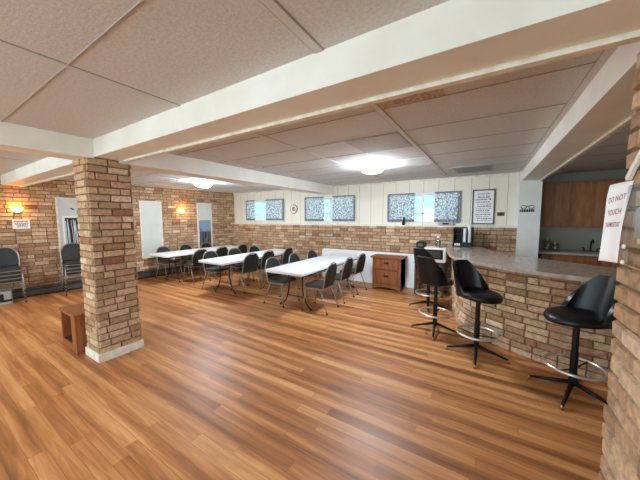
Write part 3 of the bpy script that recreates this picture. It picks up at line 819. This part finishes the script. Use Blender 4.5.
# ------------------------------------------------------------------ on the back wall
ck = thing('wall_clock', 'round wall clock between the left and middle windows', 'clock', (-4.79, YU-.001, 1.825), 0)
RX = Matrix.Rotation(pi/2, 3, 'X')
MB().lathe([(0, 0), (.13, 0), (.135, .015), (.125, .03), (.112, .026)], seg=36, M=RX).build('rim', M_STEEL, ck, smooth=40)
MB().lathe([(.114, .02), (.07, .021), (.07, .0205)], seg=36, M=RX).build('dial_ring', M_PAPER, ck)
MB().lathe([(.072, .022), (0, .022)], seg=30, M=RX).build('dial_centre', M_CLOCKWOOD, ck)
MB().box((.015, -.026, .02), (.008, .003, .06), rot=Matrix.Rotation(.6, 3, 'Y')).build('hand', M_RUB, ck); MB().box((-.022, -.029, .012), (.006, .003, .085), rot=Matrix.Rotation(-1.0, 3, 'Y')).build('hand', M_RUB, ck)

def text_mesh(txt, size, mapf, name, m, parent, bold=0.):
    cu = bpy.data.curves.new('t', 'FONT'); cu.body = txt; cu.size = size; cu.align_x = 'CENTER'; cu.align_y = 'CENTER'; cu.offset = bold; cu.resolution_u = 3
    o = bpy.data.objects.new('t', cu); COL.objects.link(o); bpy.context.view_layer.update()
    me = bpy.data.meshes.new_from_object(o.evaluated_get(bpy.context.evaluated_depsgraph_get()))
    bpy.data.objects.remove(o)
    for v in me.vertices: v.co = Vector(mapf(v.co.x, v.co.y))
    me.materials.clear(); me.materials.append(m); me.name = name
    ob = bpy.data.objects.new(name, me); COL.objects.link(ob); ob.parent = parent
    return ob
rs = thing('rules_sign', 'dark framed white rules sign on the panelling right of the windows', 'sign', (-.08, YU-.001, 1.43), 0)
W, Hh = .385, .685
q = MB(); t = .022; q.b2(-W/2, -W/2+t, -.025, 0, 0, Hh).b2(W/2-t, W/2, -.025, 0, 0, Hh).b2(-W/2, W/2, -.025, 0, 0, t).b2(-W/2, W/2, -.025, 0, Hh-t, Hh)
q.build('frame', M_FRAME, rs)
MB().b2(-W/2+t, W/2-t, -.012, 0, t, Hh-t).build('board', M_PAPER, rs)
fl = lambda dx, dz: (lambda x, y: (x+dx, -.0135, y+dz))
text_mesh('KITCHEN', .05, fl(0, .60), 'heading', M_TEXT, rs, .0005)
text_mesh('RULES', .075, fl(0, .535), 'heading', M_TEXT, rs, .001)
q = MB(); q.box((-.04, -.0135, .485), (.2, .002, .014)).box((.11, -.0135, .49), (.03, .002, .03)); q.build('banner_line', M_TEXT, rs)
q = MB()
for row in range(10):
    z = .44-row*.041; x = -.13+random.random()*.03; xe = .13-random.random()*.03
    while x < xe:
        w = random.uniform(.012, .04); q.box((x+w/2, -.0135, z), (w, .002, .018 if row % 2 == 0 else .009)); x += w+.01
q.build('print', M_TEXT, rs)

ol = thing('outlet_plate', 'small brown outlet plate on the panelling beside the rules sign', 'outlet', (.215, YU-.001, 1.63), 0)
MB().b2(-.06, .06, -.008, 0, -.035, .035).build('plate', M_BROWNPL, ol, bevel=.003)
MB().b2(-.022, .022, -.012, -.007, -.02, .02).build('socket', M_RUB, ol)
vz = thing('black_figurine', 'small black figurine on the ledge before the rightmost window', 'figurine', (-1.62, YB+.04, 1.395), 0)
MB().lathe([(0, 0), (.03, 0), (.035, .04), (.028, .1), (.018, .13), (0, .132)], seg=14).build('body', M_RUB, vz, smooth=True)
MB().lathe([(0, .12), (.02, .13), (.026, .155), (.016, .18), (0, .185)], (.008, 0, 0), 12).build('head', M_RUB, vz, smooth=True)
rd = thing('ledge_radio', 'small grey radio with dark display on the ledge beside the organizer', 'radio', (-.74, YB+.05, 1.395), 0)
MB().b2(-.14, .14, -.045, .04, 0, .085).build('case', M_GREY, rd, bevel=.006)
MB().b2(-.06, .06, -.048, -.043, .025, .06).build('display', M_RUB, rd)
q = MB(); q.tube([(-.1, 0, .08), (-.13, .02, .17)], .004); q.build('antenna', M_STEEL, rd)
wr = MB().tube(smooth_path([(-.75, YU-.006, CZ-.04), (-.80, YU-.012, 2.28), (-.9, YU-.016, 2.2), (-1.02, YU-.016, 2.16), (-1.18, YU-.03, 2.145)], 5), .006, seg=6).build('white_cable', M_WHITE, None, smooth=True)
tag(wr, 'thin white cable looping down the panelling to the rightmost window', 'cable')

# decal on the white column
dc = thing('column_sign', 'black sign of two round shapes over a word on the white column', 'sign', (.60, 6.079, 1.70), 0)
q = MB()
for x in (-.055, .055):
    q.tube([(x+.038*cos(2*pi*k/20), -.003, .05+.032*sin(2*pi*k/20)) for k in range(20)], .006, closed=True, seg=6)
q.tube(smooth_path([(-.018, -.003, .055), (0, -.003, .065), (.018, -.003, .055)], 4), .005, seg=6)
q.build('round_shapes', M_TEXT, dc)
q = MB(); x = -.11
while x < .1:
    w = random.uniform(.018, .03); q.box((x+w/2, -.003, -.015), (w, .004, .045)); x += w+.007
q.build('word', M_TEXT, dc)

# ------------------------------------------------------------------ kitchen beyond the bar
kx0 = .86
for k, w in enumerate((.42, .66, .62, .6)):
    x0 = kx0+sum((.42, .66, .62, .6)[:k])
    c = thing('wall_cabinet', ('leftmost brown kitchen wall cabinet, beside the white column', 'wide brown kitchen wall cabinet, second from the white column', 'brown kitchen wall cabinet behind the paper notice, third along', 'brown kitchen wall cabinet hidden behind the right brick pillar')[k], 'cabinet', (x0+w/2, 6.9, 1.38), 0, 'brown wall cabinets in the kitchen')
    MB().b2(-w/2+.002, w/2-.002, -.34, -.002, 0, .83).build('body', M_KCAB, c)
    MB().b2(-w/2+.03, w/2-.03, -.358, -.341, .03, .80).build('door', M_KCAB, c, bevel=.004)
    MB().lathe([(0, 0), (.012, 0), (.015, .02), (0, .026)], (w/2-.07, -.358, .1), 10, M=RX).build('knob', M_BRASS, c)
for k in range(3):
    x0 = kx0+.78*k; w = .776
    c = thing('base_cabinet', ('brown kitchen base cabinet beside the white column', 'brown kitchen base cabinet under the sink', 'brown kitchen base cabinet hidden behind the paper notice')[k], 'cabinet', (x0+w/2, 6.9, 0), 0, 'brown base cabinets in the kitchen')
    MB().b2(-w/2, w/2, -.58, -.002, .09, .90).b2(-w/2, w/2, -.52, -.002, 0, .09).build('body', M_KCAB, c)
    for s in (-1, 1):
        MB().b2(min(s*.02, s*(w/2-.02)), max(s*.02, s*(w/2-.02)), -.598, -.58, .12, .70).build('door', M_KCAB, c, bevel=.004)
    MB().b2(-w/2+.02, w/2-.02, -.598, -.58, .73, .87).build('drawer', M_KCAB, c, bevel=.004)
wt = tag(MB().b2(kx0-.06, 3.3, 6.27, 6.895, .90, .94).build('kitchen_worktop', M_KTOP, None, bevel=.006), 'long pale kitchen worktop below the brown wall cabinets', 'worktop')
sk = thing('kitchen_faucet', 'dark curved faucet on the kitchen worktop', 'faucet', (1.62, 6.74, .94), 0)
MB().tube(smooth_path([(0, 0, 0), (0, 0, .12), (0, -.02, .19), (0, -.09, .21), (0, -.14, .17)], 5), .014).build('spout', M_DARKMETAL, sk, smooth=True)
for sx in (-1, 1): MB().tube([(sx*.09, 0, .0), (sx*.09, 0, .05), (sx*.12, -.03, .07)], .013).build('tap', M_DARKMETAL, sk)
MB().b2(-.12, .12, -.03, .03, 0, .015).build('base_plate', M_DARKMETAL, sk)
for k, (x, hgt, lb) in enumerate(((1.0, .2, 'glass jar on the kitchen worktop close to the white column'), (1.12, .15, 'short glass jar on the kitchen worktop, second from the column'))):
    j = thing('glass_jar', lb, 'jar', (x, 6.72, .94), 0, None)
    MB().lathe([(0, 0), (.05, 0), (.055, .02), (.055, hgt-.04), (.04, hgt-.02), (0, hgt-.02)], seg=16).build('glass', M_CLEAR, j, smooth=40)
    MB().lathe([(.045, hgt-.022), (.045, hgt), (0, hgt)], seg=16).build('lid', M_STEEL, j, smooth=40)
so_ = thing('soap_bottle', 'pale soap bottle on the kitchen worktop right of the faucet', 'bottle', (1.95, 6.66, .94), 0)
MB().lathe([(0, 0), (.035, 0), (.037, .1), (.015, .13), (0, .13)], seg=14).build('body', M_CUP, so_, smooth=40)
MB().tube([(0, 0, .13), (0, 0, .17), (.04, 0, .175)], .007).build('pump', M_CUP, so_)

# ------------------------------------------------------------------ thermostat guard and its notice on the right pillar
gd = thing('thermostat_guard', 'clear plastic thermostat guard on the right brick pillar', 'guard', (.470, 1.40, 1.50), 0)
MB().b2(-.006, 0, -.10, .03, -.02, .13).build('back_plate', M_WHITE, gd)
q = MB()
q.b2(-.026, -.023, -.135, .085, -.10, .195).b2(-.023, -.006, .082, .085, -.10, .195).b2(-.023, -.006, -.135, .082, -.10, -.097).b2(-.023, -.006, -.135, .082, .192, .195)
q.build('clear_cover', M_PLEXI, gd, bevel=.001)
MB().b2(-.02, -.006, -.09, .02, .0, .11).build('thermostat', M_GREY, gd, bevel=.004)
q = MB(); q.tube([(-.012, .128, .225), (-.012, .09, .262), (-.012, -.02, .345)], .011, seg=6); q.build('hinge_strap', M_WHITE, gd, smooth=40)
for z in (-.015, -.075):
    MB().lathe([(0, 0), (.009, 0), (.008, .006), (0, .008)], (-.024, .07, z-.02), 10, M=Matrix.Rotation(-pi/2, 3, 'Y')).build('screw', M_CUP, gd)
pn = thing('paper_notice', 'white curled paper reading do not touch thermostat on the right pillar', 'notice', (0, 0, 0), 0)
PZ0, PZ1 = 1.395, 1.715
def paper(u, v):
    # u across (0 = far left edge), v up; taped to the guard along its right edge, lower end swinging out
    w0 = 1-v
    x = .412+.056*u-.004*w0-.010*sin(pi*min(1, w0*1.0))*u-.020*w0**1.5*u-.006*w0**3*(1-u)+.006*max(0, v-.85)/.15*(1-u)
    y = 1.565-.050*u+.012*sin(u*pi)
    return (x, y, PZ0+(PZ1-PZ0)*v*(1-.03*(1-u)**2))
MB().slab(paper, 12, 16, .0015).build('sheet', M_PAPER, pn, smooth=True)
def pmap(cx, cz):
    def f(x, y):
        u = min(1, max(0, cx+x)); v = cz+y; p = Vector(paper(u, v))
        du = Vector(paper(u+.01, v))-Vector(paper(u-.01, v)); dv = Vector(paper(u, v+.01))-Vector(paper(u, v-.01))
        n = du.cross(dv).normalized()
        if n.y > 0: n = -n
        return p+n*.0025
    return f
def ptext(t, sx, sy, cz, slope):
    mf = pmap(.52, cz)
    text_mesh(t, 1, lambda x, y: mf(x*sx, y*sy+slope*x*sx), 'handwriting', M_INK, pn, .004)
ptext('DO NOT', .19, .10, .80, .05); ptext('TOUCH', .19, .10, .63, .03); ptext('THERMOSTAT', .122, .09, .47, .0)

# ------------------------------------------------------------------ light
SKY_REAR, SKY_SHADE = 6.8, 1.3     # raised behind us to feed the added openings, shaded window wells ahead
w = bpy.data.worlds.new('sky'); S.world = w; w.use_nodes = True
bg = w.node_tree.nodes['Background']; bg.inputs[0].default_value = (.62, .9, 1.0, 1); 
nt = w.node_tree; g = nt.nodes.new('ShaderNodeTexCoord'); sx = nt.nodes.new('ShaderNodeSeparateXYZ'); nt.links.new(g.outputs['Generated'], sx.inputs[0])
def ramp(a, b, lo, hi):
    r = nt.nodes.new('ShaderNodeMapRange'); r.inputs[1].default_value = a; r.inputs[2].default_value = b; r.inputs[3].default_value = lo; r.inputs[4].default_value = hi
    nt.links.new(sx.outputs[1], r.inputs[0]); return r.outputs[0]
nt.links.new(ramp(-.3, .3, SKY_REAR, SKY_SHADE), bg.inputs[1])
mx = nt.nodes.new('ShaderNodeMix'); mx.data_type = 'RGBA'; mx.inputs[6].default_value = (.93, .98, 1, 1); mx.inputs[7].default_value = (.74, .93, 1, 1)
nt.links.new(ramp(-.3, .3, 0, 1), mx.inputs[0]); nt.links.new(mx.outputs[2], bg.inputs[0])
def portal(x0, x1, z0, z1, y, inward):
    l = bpy.data.lights.new('daylight_portal', 'AREA'); l.shape = 'RECTANGLE'; l.size = x1-x0; l.size_y = z1-z0; l.cycles.is_portal = True
    o = bpy.data.objects.new('daylight_portal', l); COL.objects.link(o); o.location = ((x0+x1)/2, y, (z0+z1)/2)
    o.rotation_euler = (-pi/2 if inward < 0 else pi/2, 0, 0)
for k in range(1, 7, 2): portal(FX[k], FX[k+1], .25, 2.12, -3.75, 1)
for q in WIN: portal(q[0], q[1], q[2], q[3], YU+.16, -1)


# ------------------------------------------------------------------ camera
cam = bpy.data.cameras.new('camera'); co = bpy.data.objects.new('camera', cam); COL.objects.link(co); S.camera = co
cam.sensor_width = 36; cam.lens = 268.217/640*36; cam.clip_start = .02
yaw, pit, rol = .557258, .0841296, -.0041437
F = Vector((-sin(yaw)*cos(pit), cos(yaw)*cos(pit), -sin(pit))); Rr = Vector((cos(yaw), sin(yaw), 0)); U = Rr.cross(F)
R2 = Rr*cos(rol)+U*sin(rol); U2 = -Rr*sin(rol)+U*cos(rol)
co.matrix_world = Matrix(((R2.x, U2.x, -F.x, 0), (R2.y, U2.y, -F.y, 0), (R2.z, U2.z, -F.z, 1.58), (0, 0, 0, 1)))
vs = S.view_settings; vs.view_transform = 'Standard'; vs.look = 'None'; vs.gamma = 1; vs.use_curve_mapping = False; vs.exposure = .1
S.cycles.max_bounces = 10; S.cycles.diffuse_bounces = 6
